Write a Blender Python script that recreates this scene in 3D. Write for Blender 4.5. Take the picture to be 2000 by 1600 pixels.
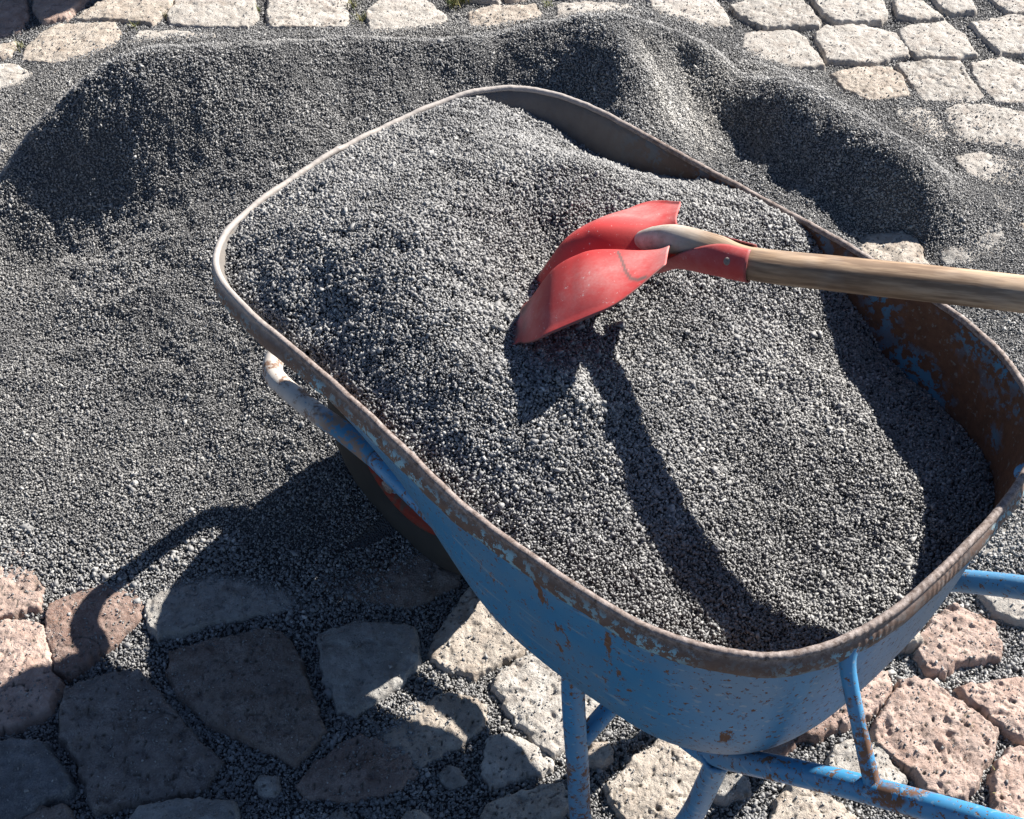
import bpy, bmesh, math, random
import numpy as np
from mathutils import Vector, Matrix
R = math.radians
sc = bpy.context.scene
for o in list(bpy.data.objects): bpy.data.objects.remove(o)

# ------------------------------------------------------------------ camera
CAMH, DEP, FPX = 1.745, 46.0, 2790.0
cam = bpy.data.cameras.new('camera'); co = bpy.data.objects.new('camera', cam)
sc.collection.objects.link(co); sc.camera = co
co.location = (0, 0, CAMH); co.rotation_euler = (R(90 - DEP), 0, 0)
cam.sensor_fit = 'HORIZONTAL'; cam.sensor_width = 36; cam.lens = 36 * FPX / 2000
cam.clip_start = .05; cam.clip_end = 500
# ------------------------------------------------------------------ light
SV = Vector((-.96, -.77, -1.0)).normalized()              # the way the sunlight travels
sun_el = math.asin(-SV.z); sun_az = math.atan2(-SV.x, -SV.y)
w = bpy.data.worlds.new('World'); sc.world = w; w.use_nodes = True
wn = w.node_tree.nodes; wl = w.node_tree.links; bg = wn['Background']
sky = wn.new('ShaderNodeTexSky'); sky.sky_type = 'NISHITA'; sky.sun_disc = False
sky.air_density = .7; sky.dust_density = .3; sky.ozone_density = 2.5; sky.sun_elevation = sun_el; sky.sun_rotation = sun_az
wl.new(sky.outputs[0], bg.inputs[0]); bg.inputs[1].default_value = .05
sl = bpy.data.lights.new('sun', 'SUN'); sl.energy = 5; sl.angle = R(.5); sl.color = (1, .95, .87)
so = bpy.data.objects.new('sun', sl); sc.collection.objects.link(so)
so.rotation_euler = SV.to_track_quat('-Z', 'Y').to_euler()
sc.view_settings.view_transform = 'Standard'; sc.view_settings.look = 'None'
sc.view_settings.exposure = 1.4; sc.view_settings.gamma = 1
sc.cycles.max_bounces = 5; sc.cycles.diffuse_bounces = 3

# ------------------------------------------------------------------ helpers
rng = np.random.default_rng(7)
C = sc.collection
_d = R(DEP)
def at(px, py, z=0.0):
    """place in the world of a point seen in the photograph at height z"""
    vx = (px - 1000) / FPX; vy = -(py - 800) / FPX
    y = math.cos(_d) + vy * math.sin(_d); zz = -math.sin(_d) + vy * math.cos(_d)
    t = (z - CAMH) / zz
    return np.array([vx * t, y * t])
def link(name, me, mats, parent=None, smooth=True):
    for m in (mats if isinstance(mats, (list, tuple)) else [mats]): me.materials.append(m)
    if smooth: me.polygons.foreach_set('use_smooth', np.ones(len(me.polygons), bool))
    o = bpy.data.objects.new(name, me); C.objects.link(o)
    if parent is not None: o.parent = parent
    return o
def empty(name, loc, rz=0):
    o = bpy.data.objects.new(name, None); C.objects.link(o); o.location = loc; o.rotation_euler = (0, 0, rz)
    o.empty_display_size = .1
    return o
def tag(o, label=None, cat=None, kind=None, group=None):
    if label: o['label'] = label
    if cat: o['category'] = cat
    if kind: o['kind'] = kind
    if group: o['group'] = group
    return o
def mesh_from(V, F, nper):
    """fast mesh from numpy arrays: V (n,3), F (m,nper)"""
    V = np.ascontiguousarray(V, np.float32); F = np.ascontiguousarray(F, np.int32)
    me = bpy.data.meshes.new('m')
    me.vertices.add(len(V)); me.vertices.foreach_set('co', V.ravel())
    me.loops.add(F.size); me.loops.foreach_set('vertex_index', F.ravel())
    me.polygons.add(len(F)); me.polygons.foreach_set('loop_start', np.arange(0, F.size, nper, dtype=np.int32))
    me.update(calc_edges=True)
    return me
def pymesh(V, F):
    me = bpy.data.meshes.new('m'); me.from_pydata([tuple(map(float, v)) for v in V], [], F); me.update(); return me
def hsh(ix, iy, s):
    h = (ix.astype(np.int64) * 374761393 + iy.astype(np.int64) * 668265263 + s * 1442695041) & 0xffffffff
    h = ((h ^ (h >> 13)) * 1274126177) & 0xffffffff
    return ((h ^ (h >> 16)) & 0xffffff) / float(0xffffff)
def gnoise(x, y, s=0):
    """gradient noise, about -.7 to .7"""
    x = np.asarray(x, float); y = np.asarray(y, float)
    ix = np.floor(x); iy = np.floor(y); fx = x - ix; fy = y - iy
    ux = fx * fx * fx * (fx * (fx * 6 - 15) + 10); uy = fy * fy * fy * (fy * (fy * 6 - 15) + 10)
    def g(dx, dy):
        a = hsh(ix + dx, iy + dy, s) * 2 * np.pi
        return np.cos(a) * (fx - dx) + np.sin(a) * (fy - dy)
    return (g(0, 0) * (1 - ux) + g(1, 0) * ux) * (1 - uy) + (g(0, 1) * (1 - ux) + g(1, 1) * ux) * uy
def fbm(x, y, s=0, n=3, r=.5):
    t = 0; a = 1
    for k in range(n): t = t + a * gnoise(x * 2 ** k, y * 2 ** k, s + k * 17); a *= r
    return t
def sstep(a, b, x):
    t = np.clip((x - a) / (b - a), 0, 1); return t * t * (3 - 2 * t)

# ------------------------------------------------------------------ materials
class NT:
    def __init__(s, name):
        s.m = bpy.data.materials.new(name); s.m.use_nodes = True; s.t = s.m.node_tree
        s.b = s.t.nodes['Principled BSDF']; s.tc = None
    def n(s, typ, **k):
        nd = s.t.nodes.new(typ)
        for a, v in k.items():
            if a.startswith('i_'): nd.inputs[int(a[2:]) if a[2:].isdigit() else a[2:].replace('_', ' ')].default_value = v
            else: setattr(nd, a, v)
        return nd
    def l(s, a, b): s.t.links.new(a, b)
    def obj(s):
        if s.tc is None: s.tc = s.n('ShaderNodeTexCoord').outputs['Object']
        return s.tc
    def noise(s, scale, detail=4, rough=.6, vec=None):
        nd = s.n('ShaderNodeTexNoise'); nd.inputs['Scale'].default_value = scale
        nd.inputs['Detail'].default_value = detail; nd.inputs['Roughness'].default_value = rough
        s.l(vec or s.obj(), nd.inputs['Vector']); return nd.outputs['Fac']
    def ramp(s, fac, stops, interp='LINEAR'):
        nd = s.n('ShaderNodeValToRGB'); cr = nd.color_ramp; cr.interpolation = interp
        while len(cr.elements) < len(stops): cr.elements.new(.5)
        for e, (p, c) in zip(cr.elements, stops):
            e.position = p; e.color = (c, c, c, 1) if not hasattr(c, '__len__') else (*c, 1)
        s.l(fac, nd.inputs[0]); return nd.outputs[0]
    def mix(s, f, a, b, mode='MIX'):
        nd = s.n('ShaderNodeMix', data_type='RGBA', blend_type=mode)
        for i, v in ((0, f), (6, a), (7, b)):
            if isinstance(v, bpy.types.NodeSocket): s.l(v, nd.inputs[i])
            elif hasattr(v, '__len__'): nd.inputs[i].default_value = (*v, 1)
            else: nd.inputs[i].default_value = v if i == 0 else (v, v, v, 1)
        return nd.outputs[2]
    def math(s, op, a, b=0.0):
        nd = s.n('ShaderNodeMath', operation=op)
        for i, v in ((0, a), (1, b)):
            if isinstance(v, bpy.types.NodeSocket): s.l(v, nd.inputs[i])
            else: nd.inputs[i].default_value = v
        return nd.outputs[0]
    def attr(s, name, out='Fac'):
        nd = s.n('ShaderNodeAttribute'); nd.attribute_name = name; return nd.outputs[out]
    def bump(s, h, strength=.5, dist=.002, prev=None):
        nd = s.n('ShaderNodeBump'); nd.inputs['Strength'].default_value = strength; nd.inputs['Distance'].default_value = dist
        s.l(h, nd.inputs['Height'])
        if prev is not None: s.l(prev, nd.inputs['Normal'])
        return nd.outputs[0]
    def out(s, col, rough=.9, bump=None, metal=0.0, spec=.3):
        if isinstance(col, bpy.types.NodeSocket): s.l(col, s.b.inputs['Base Color'])
        else: s.b.inputs['Base Color'].default_value = (*col, 1)
        if isinstance(rough, bpy.types.NodeSocket): s.l(rough, s.b.inputs['Roughness'])
        else: s.b.inputs['Roughness'].default_value = rough
        if isinstance(metal, bpy.types.NodeSocket): s.l(metal, s.b.inputs['Metallic'])
        else: s.b.inputs['Metallic'].default_value = metal
        s.b.inputs['Specular IOR Level'].default_value = spec
        if bump is not None: s.l(bump, s.b.inputs['Normal'])
        return s.m

def mat_gravel():
    t = NT('gravel'); a = t.attr('shade')
    c = t.ramp(a, [(0, (.13, .132, .14)), (.35, (.215, .214, .217)), (.7, (.33, .327, .322)), (1, (.58, .56, .53))])
    d = t.noise(1.6, 2); c = t.mix(t.ramp(d, [(.4, 0.), (.7, .25)]), c, (.36, .34, .31))
    c = t.mix(t.ramp(t.noise(11, 4, .65), [(.42, .32), (.62, 0.)]), c, (.10, .10, .106))
    c = t.mix(t.attr('dusty'), c, (.46, .44, .41))
    return t.out(c, .6, t.bump(t.noise(900, 2), .35, .0006), spec=.4)
def mat_gravel_bed():
    t = NT('gravel_bed'); v = t.n('ShaderNodeTexVoronoi'); v.inputs['Scale'].default_value = 330
    t.l(t.obj(), v.inputs['Vector'])
    c = t.ramp(t.noise(260, 3), [(.3, (.05, .051, .055)), (.7, (.12, .12, .122))])
    return t.out(c, .9, t.bump(v.outputs['Distance'], 1.0, .0035), spec=.2)
def mat_stone():
    t = NT('paving_stone'); tint = t.attr('tint', 'Color')
    g = t.noise(420, 3, .7); g2 = t.noise(38, 5, .65); g3 = t.noise(9, 3)
    c = t.mix(t.ramp(g, [(.35, .0), (.62, .75)]), tint, t.mix(.5, tint, (.60, .57, .53)))
    c = t.mix(t.ramp(g2, [(.4, 0.), (.68, .8)]), c, t.mix(1, tint, (.55, .48, .44), 'MULTIPLY'))
    c = t.mix(t.ramp(t.noise(17, 5, .75), [(.44, 0.), (.6, .65)]), c, t.mix(.3, tint, (.20, .197, .195)))
    c = t.mix(t.ramp(g3, [(.42, 0.), (.65, .35)]), c, t.mix(.5, tint, (.33, .32, .30)))
    # mica flecks and dirt caught in the pits
    v = t.n('ShaderNodeTexVoronoi'); v.inputs['Scale'].default_value = 150; v.inputs['Randomness'].default_value = 1
    wv = t.mix(.06, t.obj(), t.n('ShaderNodeTexNoise', i_Scale=60.0).outputs['Color']); t.l(wv, v.inputs['Vector'])
    pit = t.ramp(t.math('MULTIPLY', t.ramp(v.outputs['Distance'], [(.12, 1.), (.3, 0.)]), t.ramp(t.noise(24, 2), [(.5, 0.), (.62, 1.)])), [(0, 0.), (1, 1.)])
    c = t.mix(t.math('MULTIPLY', pit, .8), c, (.07, .06, .05))
    cav = t.attr('cavity'); c = t.mix(cav, c, (.12, .105, .09))
    h = t.math('SUBTRACT', t.math('ADD', t.math('MULTIPLY', g, .25), g2), t.math('MULTIPLY', pit, .9))
    return t.out(c, .92, t.bump(t.math('ADD', h, t.math('MULTIPLY', t.noise(110, 5, .75), .8)), 1.0, .0055), spec=.2)
def mat_ground():
    t = NT('ground'); c = t.ramp(t.noise(220, 4), [(.3, (.05, .045, .04)), (.7, (.17, .155, .135))])
    return t.out(c, .95, t.bump(t.noise(300, 3), .8, .004), spec=.1)
def blue_col(t, wear=.5, flecks=True):
    base = t.mix(t.noise(14, 4), (.035, .20, .40), (.06, .27, .50))
    base = t.mix(t.ramp(t.noise(5, 4), [(.42, 0.), (.68, .6)]), base, (.20, .27, .33))      # greyed by dust
    sp = t.ramp(t.noise(140, 3, .75), [(.63 - .05 * wear, 0.), (.66 - .05 * wear, 1.)])          # chipped specks
    st = t.n('ShaderNodeMapping'); st.inputs['Scale'].default_value = (1, 1, .35); t.l(t.obj(), st.inputs[0])
    big = t.ramp(t.noise(26, 6, .7, st.outputs[0]), [(.70 - .12 * wear, 0.), (.715 - .12 * wear, 1.)])
    low = t.ramp(t.noise(3.3, 6, .75), [(.60 - .06 * wear, 0.), (.64 - .06 * wear, 1.)])
    m = t.math('MAXIMUM', t.math('MAXIMUM', sp, big), t.math('MULTIPLY', low, t.ramp(t.noise(48, 5, .8), [(.47, 0.), (.52, 1.)])))
    rust = t.mix(t.noise(60, 4), (.075, .03, .015), (.24, .13, .08))
    c = t.mix(m, base, rust)
    scr = t.n('ShaderNodeMapping'); scr.inputs['Rotation'].default_value = (.3, .5, .6); scr.inputs['Scale'].default_value = (12, 160, 160)
    t.l(t.obj(), scr.inputs[0])
    s = t.ramp(t.noise(1, 3, .5, scr.outputs[0]), [(.62, 0.), (.68, .5)])
    return t.mix(s, c, (.32, .40, .46)), m
def mat_blue(wear=.5):
    t = NT('blue_paint'); c, m = blue_col(t, wear)
    return t.out(c, t.ramp(m, [(0, .42), (1, .9)]), t.bump(t.math('ADD', t.math('MULTIPLY', m, -.5), t.math('MULTIPLY', t.noise(30, 3), .5)), .5, .0015), spec=.5)
def mat_inner():
    t = NT('rusted_inside')
    f = t.ramp(t.noise(9, 2), [(.46, 0.), (.62, 1.)]); p = t.ramp(t.noise(75, 5, .7), [(.50, 0.), (.53, 1.)])
    m = t.math('MULTIPLY', f, p)
    rust = t.mix(t.noise(90, 5, .7), (.035, .02, .014), (.17, .085, .05))
    rust = t.mix(t.ramp(t.noise(150, 3), [(.6, 0.), (.68, .7)]), rust, (.16, .17, .16))
    c = t.mix(m, rust, (.06, .17, .27))
    nose = t.n('ShaderNodeSeparateXYZ'); t.l(t.obj(), nose.inputs[0])
    dusty = t.ramp(nose.outputs[0], [(0, 0.), (1, 0.)])
    mr = t.n('ShaderNodeMapRange'); mr.inputs[1].default_value = -.10; mr.inputs[2].default_value = -.25
    t.l(nose.outputs[0], mr.inputs[0])
    c = t.mix(t.math('MULTIPLY', mr.outputs[0], .9), c, t.mix(t.noise(50, 3), (.12, .11, .10), (.21, .195, .18)))
    return t.out(c, .85, t.bump(t.noise(110, 5), .6, .002), spec=.25)
def mat_rim():
    t = NT('worn_rim')
    rust = t.mix(t.noise(55, 6, .8), (.055, .028, .018), (.20, .14, .115))
    fleck = t.math('MULTIPLY', t.ramp(t.noise(95, 5, .75), [(.52, 0.), (.54, 1.)]), t.ramp(t.noise(7, 2), [(.38, .1), (.55, 1.)]))
    side = t.attr('skirt')
    c = t.mix(t.math('MULTIPLY', fleck, side), rust, (.22, .40, .48))
    steel = t.mix(t.ramp(t.noise(120, 6, .85), [(.38, 0.), (.62, 1.)]), (.07, .045, .035), (.34, .29, .27))
    c = t.mix(t.math('MULTIPLY', t.ramp(t.noise(20, 4), [(.3, .55), (.6, 1.)]), t.math('SUBTRACT', 1., side)), c, steel)
    nose = t.n('ShaderNodeSeparateXYZ'); t.l(t.obj(), nose.inputs[0])
    mr = t.n('ShaderNodeMapRange'); mr.inputs[1].default_value = -.20; mr.inputs[2].default_value = -.38
    t.l(nose.outputs[0], mr.inputs[0])
    c = t.mix(t.math('MULTIPLY', mr.outputs[0], t.math('SUBTRACT', .85, t.math('MULTIPLY', side, .85))), c, (.36, .33, .31))
    return t.out(c, .7, t.bump(t.noise(120, 4), .5, .0015), spec=.4)
def mat_red():
    t = NT('red_paint')
    c = t.mix(t.noise(20, 4), (.36, .022, .025), (.48, .05, .045))
    d = t.ramp(t.noise(11, 5, .65), [(.38, .05), (.70, .75)])
    g = t.ramp(t.noise(300, 2), [(.3, .6), (.7, 1.)])
    c = t.mix(t.math('MULTIPLY', t.math('MULTIPLY', d, g), t.attr('dust')), c, (.56, .38, .36))
    sc_ = t.ramp(t.noise(160, 3, .8), [(.66, 0.), (.70, .7)]); c = t.mix(sc_, c, (.55, .5, .48))
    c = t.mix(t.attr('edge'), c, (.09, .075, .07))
    return t.out(c, .6, t.bump(t.noise(90, 3), .25, .0008), spec=.35)
def mat_wood():
    t = NT('ash_wood'); a = t.attr('uvw', 'Vector')
    mp = t.n('ShaderNodeMapping'); mp.inputs['Scale'].default_value = (2.2, 9, 9); t.l(a, mp.inputs[0])
    g = t.noise(1.6, 6, .65, mp.outputs[0]); mp2 = t.n('ShaderNodeMapping'); mp2.inputs['Scale'].default_value = (10, 90, 90); t.l(a, mp2.inputs[0])
    g2 = t.noise(1.5, 3, .6, mp2.outputs[0])
    c = t.ramp(g, [(.28, (.09, .055, .03)), (.42, (.27, .17, .10)), (.56, (.42, .30, .20)), (.75, (.60, .48, .36))])
    c = t.mix(t.ramp(g2, [(.40, .75), (.62, 0.)]), c, (.11, .065, .04))
    c = t.mix(t.ramp(t.noise(9, 3), [(.5, 0.), (.7, .5)]), c, (.30, .28, .26))
    sx = t.n('ShaderNodeSeparateXYZ'); t.l(a, sx.inputs[0]); mr = t.n('ShaderNodeMapRange'); mr.inputs[1].default_value = .13; mr.inputs[2].default_value = .07; t.l(sx.outputs[0], mr.inputs[0])
    c = t.mix(t.math('MULTIPLY', mr.outputs[0], t.ramp(t.noise(70, 5, .7), [(.35, .45), (.6, .95)])), c, (.50, .46, .41))
    return t.out(c, .62, t.bump(g2, .35, .001), spec=.3)
def mat_rubber():
    t = NT('rubber'); c = t.mix(t.noise(18, 5), (.018, .017, .016), (.065, .055, .045))
    return t.out(c, .85, t.bump(t.noise(120, 3), .4, .001))
def mat_wheelred():
    t = NT('red_wheel_paint'); c = t.mix(t.ramp(t.noise(70, 4), [(.5, 0.), (.62, 1.)]), (.22, .028, .015), (.11, .06, .045))
    return t.out(c, .75, t.bump(t.noise(90, 4), .6, .002))
def mat_lit_steel():
    t = NT('sunlit_worn_steel'); sx = t.n('ShaderNodeSeparateXYZ'); t.l(t.obj(), sx.inputs[0])
    mr = t.n('ShaderNodeMapRange'); mr.inputs[1].default_value = -.38; mr.inputs[2].default_value = -.42; t.l(sx.outputs[0], mr.inputs[0])
    a = t.mix(t.ramp(t.noise(40, 5, .7), [(.47, 0.), (.53, 1.)]), (.05, .19, .33), (.24, .17, .13))
    b = t.mix(t.noise(60, 4), (.36, .32, .285), (.58, .54, .50))  # front end coloured paler to stand for sunlight on the worn steel
    b = t.mix(t.ramp(t.noise(34, 6, .75), [(.50, 0.), (.58, 1.)]), b, t.mix(t.noise(80, 3), (.10, .045, .025), (.26, .16, .11)))
    b = t.mix(t.ramp(t.noise(52, 5, .7), [(.66, 0.), (.69, .8)]), b, (.07, .19, .30))
    return t.out(t.mix(mr.outputs[0], a, b), .7, t.bump(t.noise(100, 3), .3, .001))
def mat_grass():
    t = NT('weeds'); c = t.mix(t.attr('shade'), (.05, .085, .02), (.24, .21, .09)); return t.out(c, .8)
def mat_shadow_wall():
    t = NT('shadow_wall_masonry'); c = t.mix(t.noise(4, 4), (.36, .33, .29), (.46, .43, .38))
    br = t.n('ShaderNodeTexBrick'); br.inputs['Scale'].default_value = 2.2; t.l(t.obj(), br.inputs['Vector'])
    br.inputs['Color1'].default_value = (.42, .37, .32, 1); br.inputs['Color2'].default_value = (.33, .30, .27, 1); br.inputs['Mortar'].default_value = (.25, .24, .22, 1)
    return t.out(t.mix(.5, c, br.outputs['Color']), .9, t.bump(t.noise(60, 4), .6, .004))
M = dict(gravel=mat_gravel(), bed=mat_gravel_bed(), stone=mat_stone(), ground=mat_ground(), blue=mat_blue(.6), tube=mat_blue(.95),
         inner=mat_inner(), rim=mat_rim(), red=mat_red(), wood=mat_wood(), rubber=mat_rubber(), wred=mat_wheelred(), lit_steel=mat_lit_steel(),
         grass=mat_grass(), wall=mat_shadow_wall())

# ================================================================== paving
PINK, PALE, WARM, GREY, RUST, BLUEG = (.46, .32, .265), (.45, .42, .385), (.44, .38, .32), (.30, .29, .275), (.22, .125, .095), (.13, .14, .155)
def crop(ox, oy, pts, f=.35): return [(ox + x * f, oy + y * f) for x, y in pts]
TR = []   # traced stones: (pixel polygon on the ground, tint, roughness)
A = (1300, 1040)
TR += [(crop(*A, p), c, r) for p, c, r in [
 ([(1760,240),(2080,230),(2080,500),(1980,470),(1850,420),(1780,330)], PALE, .7),
 ([(1440,580),(1530,440),(1620,390),(1760,440),(1830,490),(1870,590),(1860,670),(1620,700),(1560,760),(1480,740),(1430,660)], PINK, 1.4),
 ([(1330,830),(1400,790),(1460,800),(1700,970),(1850,1070),(1840,1180),(1780,1280),(1690,1440),(1600,1470),(1470,1430),(1400,1310),(1290,1250),(1190,1180),(1180,1080),(1260,940)], PINK, 1.5),
 ([(1650,850),(1800,830),(2080,770),(2080,1140),(1950,1110),(1800,970),(1700,900)], PINK, 1.3),
 ([(1930,1190),(2080,1170),(2080,1680),(1880,1680),(1860,1500),(1850,1330)], PINK, 1.3),
 ([(1080,760),(1240,750),(1260,840),(1200,930),(1100,990),(1010,1050),(960,1040),(960,900),(1000,850)], PINK, 1.1),
 ([(740,1130),(840,1000),(940,940),(950,1060),(860,1110)], RUST, 1.0),
 ([(960,1180),(1060,1150),(1180,1180),(1250,1250),(1330,1370),(1250,1440),(1080,1400),(900,1310)], PALE, .9),
 ([(640,1480),(700,1400),(800,1410),(960,1500),(1100,1600),(1050,1680),(560,1680)], WARM, 1.0)]]
A = (700, 1040)
TR += [(crop(*A, p), c, r) for p, c, r in [
 ([(1400,1400),(1450,1340),(1600,1210),(1750,1100),(1950,1180),(1990,1260),(1850,1400),(1780,1600),(1750,1680),(1550,1680),(1440,1500)], WARM, 1.2),
 ([(610,320),(680,280),(800,350),(980,500),(980,560),(870,650),(760,720),(640,780),(480,730),(400,700),(430,560),(540,440)], WARM, .9),
 ([(800,760),(900,700),(1100,640),(1300,700),(1480,900),(1400,960),(1270,1070),(1130,1180),(1080,1220),(1000,1150),(880,1030),(820,930),(760,850)], PALE, .9),
 ([(60,1150),(300,950),(500,880),(700,940),(690,1050),(580,1150),(440,1230),(300,1300),(150,1280)], WARM, .8),
 ([(740,1130),(830,1095),(960,1170),(1080,1250),(1060,1290),(900,1340),(740,1400),(700,1340),(720,1230)], PALE, .8),
 ([(740,1500),(900,1450),(1130,1380),(1200,1500),(1000,1600),(900,1680),(700,1680),(700,1560)], WARM, .9)]]
A = (0, 1040)
TR += [(crop(*A, p), c, r) for p, c, r in [
 ([(-80,200),(30,180),(180,210),(230,310),(200,390),(60,440),(-80,450)], PINK, 1.0),
 ([(-80,490),(60,480),(200,500),(250,580),(250,700),(310,830),(260,960),(100,1040),(-80,1080)], PINK, 1.0),
 ([(290,380),(450,330),(700,260),(800,400),(760,470),(620,600),(470,700),(370,770),(310,740),(270,600),(260,470)], RUST, .8),
 ([(830,380),(1000,250),(1400,200),(1650,260),(1700,380),(1560,420),(1250,470),(1000,540),(880,560),(820,480)], GREY, .7),
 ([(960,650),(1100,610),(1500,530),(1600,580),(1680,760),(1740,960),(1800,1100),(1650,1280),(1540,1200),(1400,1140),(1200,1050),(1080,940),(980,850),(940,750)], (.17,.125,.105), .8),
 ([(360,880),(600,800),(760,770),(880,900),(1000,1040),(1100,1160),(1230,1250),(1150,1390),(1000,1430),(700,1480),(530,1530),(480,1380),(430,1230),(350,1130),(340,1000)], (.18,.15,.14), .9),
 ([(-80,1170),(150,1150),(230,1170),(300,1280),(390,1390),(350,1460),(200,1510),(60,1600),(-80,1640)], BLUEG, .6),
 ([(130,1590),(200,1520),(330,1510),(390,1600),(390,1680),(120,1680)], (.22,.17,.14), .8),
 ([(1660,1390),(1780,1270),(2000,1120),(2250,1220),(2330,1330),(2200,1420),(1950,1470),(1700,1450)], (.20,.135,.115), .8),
 ([(1780,560),(2000,490),(2300,520),(2330,700),(2200,850),(2000,1000),(1900,970),(1820,800)], GREY, .7),
 ([(1740,170),(1800,20),(2100,0),(2500,100),(2560,250),(2300,400),(1900,350),(1760,300)], (.21,.15,.12), .7),
 ([(700,1640),(760,1530),(1100,1480),(1300,1500),(1350,1700),(700,1700)], GREY, .7)]]
A = (1300, 0)
TR += [(crop(*A, p), c, r) for p, c, r in [
 ([(-120,-30),(270,-20),(330,50),(370,130),(220,150),(-20,100)], PALE, .7),
 ([(370,20),(430,0),(500,-30),(760,-20),(860,100),(860,130),(740,130),(560,140),(460,100),(390,50)], PALE, .8),
 ([(790,-60),(1180,-60),(1240,60),(1200,110),(950,110),(880,60)], PALE, .6),
 ([(1270,-20),(1440,-10),(1570,80),(1400,90),(1300,70)], PALE, .7),
 ([(1480,-60),(1680,-60),(1740,50),(1600,60),(1530,20)], PALE, .7),
 ([(1780,-60),(2100,-60),(2100,50),(1900,50)], PALE, .7),
 ([(1700,110),(1900,80),(2100,70),(2100,280),(1870,280),(1790,200)], PALE, .8),
 ([(440,170),(700,150),(780,200),(870,330),(880,360),(750,380),(640,370),(480,330),(430,260)], PALE, .6),
 ([(840,170),(900,130),(1100,125),(1290,170),(1370,290),(1200,320),(1170,340),(900,320),(860,230)], PALE, .7),
 ([(1310,160),(1380,130),(1560,110),(1680,200),(1740,290),(1620,310),(1400,300),(1340,240)], PALE, .7),
 ([(1290,350),(1450,330),(1650,330),(1700,430),(1780,520),(1730,560),(1450,560),(1380,470)], PALE, 1.2),
 ([(920,400),(1100,360),(1260,370),(1330,440),(1370,530),(1150,560),(1000,490)], WARM, .8),
 ([(560,410),(700,400),(820,430),(890,530),(880,590),(700,600),(600,520)], PALE, .6),
 ([(1700,340),(1870,300),(2090,390),(2090,560),(1850,560),(1750,450)], PALE, .8),
 ([(1270,600),(1400,590),(1520,620),(1570,740),(1560,780),(1400,760),(1330,700)], PALE, .6),
 ([(1550,610),(1650,580),(1850,590),(2090,650),(2090,830),(1900,820),(1620,780),(1580,680)], PALE, .8),
 ([(930,590),(1180,590),(1230,700),(1250,770),(1050,760),(960,680)], PALE, .6),
 ([(1600,870),(1750,840),(1900,870),(2090,900),(2090,1100),(1900,1050),(1700,970)], PALE, .6)]]
A = (0, 0)
TR += [(crop(*A, p), c, r) for p, c, r in [
 ([(-120,-60),(130,-40),(150,60),(100,160),(-120,200)], PINK, .7), ([(180,-60),(520,-60),(370,80),(230,110),(190,40)], PINK, .7),
 ([(400,90),(540,0),(960,-60),(940,30),(880,80),(850,120),(600,90)], WARM, .7),
 ([(1000,-60),(1410,-60),(1430,80),(1380,140),(1150,140),(950,120),(930,80)], PALE, .7),
 ([(1500,-60),(1940,-60),(1945,140),(1500,140),(1490,60)], PALE, .8),
 ([(-120,240),(0,240),(100,210),(60,300),(-120,330)], WARM, .7),
 ([(220,170),(330,120),(640,120),(670,180),(620,290),(520,320),(300,340),(110,320),(150,240)], WARM, .7),
 ([(690,260),(780,160),(1000,165),(1200,180),(1240,220),(1000,300),(800,330),(650,310)], PALE, .6),
 ([(-120,350),(80,350),(170,400),(120,460),(0,490),(-120,480)], PALE, .7),
 ([(-120,600),(40,620),(80,750),(60,850),(-120,880)], GREY, .8)]]
A = (650, 0)
TR += [(crop(*A, p), c, r) for p, c, r in [
 ([(190,60),(260,0),(500,-20),(620,60),(640,130),(640,200),(200,170)], PALE, .7),
 ([(760,60),(900,20),(1130,20),(1170,70),(1150,110),(900,190),(760,160)], WARM, .8),
 ([(1250,20),(1400,0),(1650,10),(1710,70),(1700,120),(1250,110)], PALE, .7)]]
stones = []       # (polygon world, tint, rough, traced)
def grow(P, d):
    n = len(P); A_ = sum(P[i][0] * P[(i + 1) % n][1] - P[(i + 1) % n][0] * P[i][1] for i in range(n)); sg = 1 if A_ > 0 else -1
    out = []
    for i in range(n):
        e1 = P[i] - P[i - 1]; e2 = P[(i + 1) % n] - P[i]; m = e1 / (np.linalg.norm(e1) + 1e-9) + e2 / (np.linalg.norm(e2) + 1e-9)
        m = np.array([m[1], -m[0]]) * sg; out.append(P[i] + m / (np.linalg.norm(m) + 1e-9) * d)
    return np.array(out)
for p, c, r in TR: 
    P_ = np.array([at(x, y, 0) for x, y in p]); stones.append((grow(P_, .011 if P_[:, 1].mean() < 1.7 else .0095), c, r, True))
# fill the rest of the square with stones of the same size, rows following the traced ones
GX0, GX1, GY0, GY1, GS = -1.75, 1.75, .35, 3.75, .004
gx = np.arange(GX0, GX1, GS); gy = np.arange(GY0, GY1, GS); XX, YY = np.meshgrid(gx, gy)
def sdist(P, X, Y):
    """distance inside a polygon, positive inside"""
    inside = np.zeros(X.shape, bool); d = np.full(X.shape, 9.0); n = len(P)
    for i in range(n):
        x0, y0 = P[i]; x1, y1 = P[(i + 1) % n]
        dx, dy = x1 - x0, y1 - y0; L = dx * dx + dy * dy + 1e-12
        t = np.clip(((X - x0) * dx + (Y - y0) * dy) / L, 0, 1)
        d = np.minimum(d, np.hypot(X - x0 - t * dx, Y - y0 - t * dy))
        c = ((y0 > Y) != (y1 > Y)); xs = x0 + (Y - y0) * dx / (dy if abs(dy) > 1e-9 else 1e-9)
        inside ^= c & (X < xs)
    return np.where(inside, d, -d)
occ = np.zeros(XX.shape, bool)
def win(P, m=.03):
    i0 = max(0, int((P[:, 0].min() - m - GX0) / GS)); i1 = min(len(gx), int((P[:, 0].max() + m - GX0) / GS) + 2)
    j0 = max(0, int((P[:, 1].min() - m - GY0) / GS)); j1 = min(len(gy), int((P[:, 1].max() + m - GY0) / GS) + 2)
    return slice(j0, max(j1, j0)), slice(i0, max(i1, i0))
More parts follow.
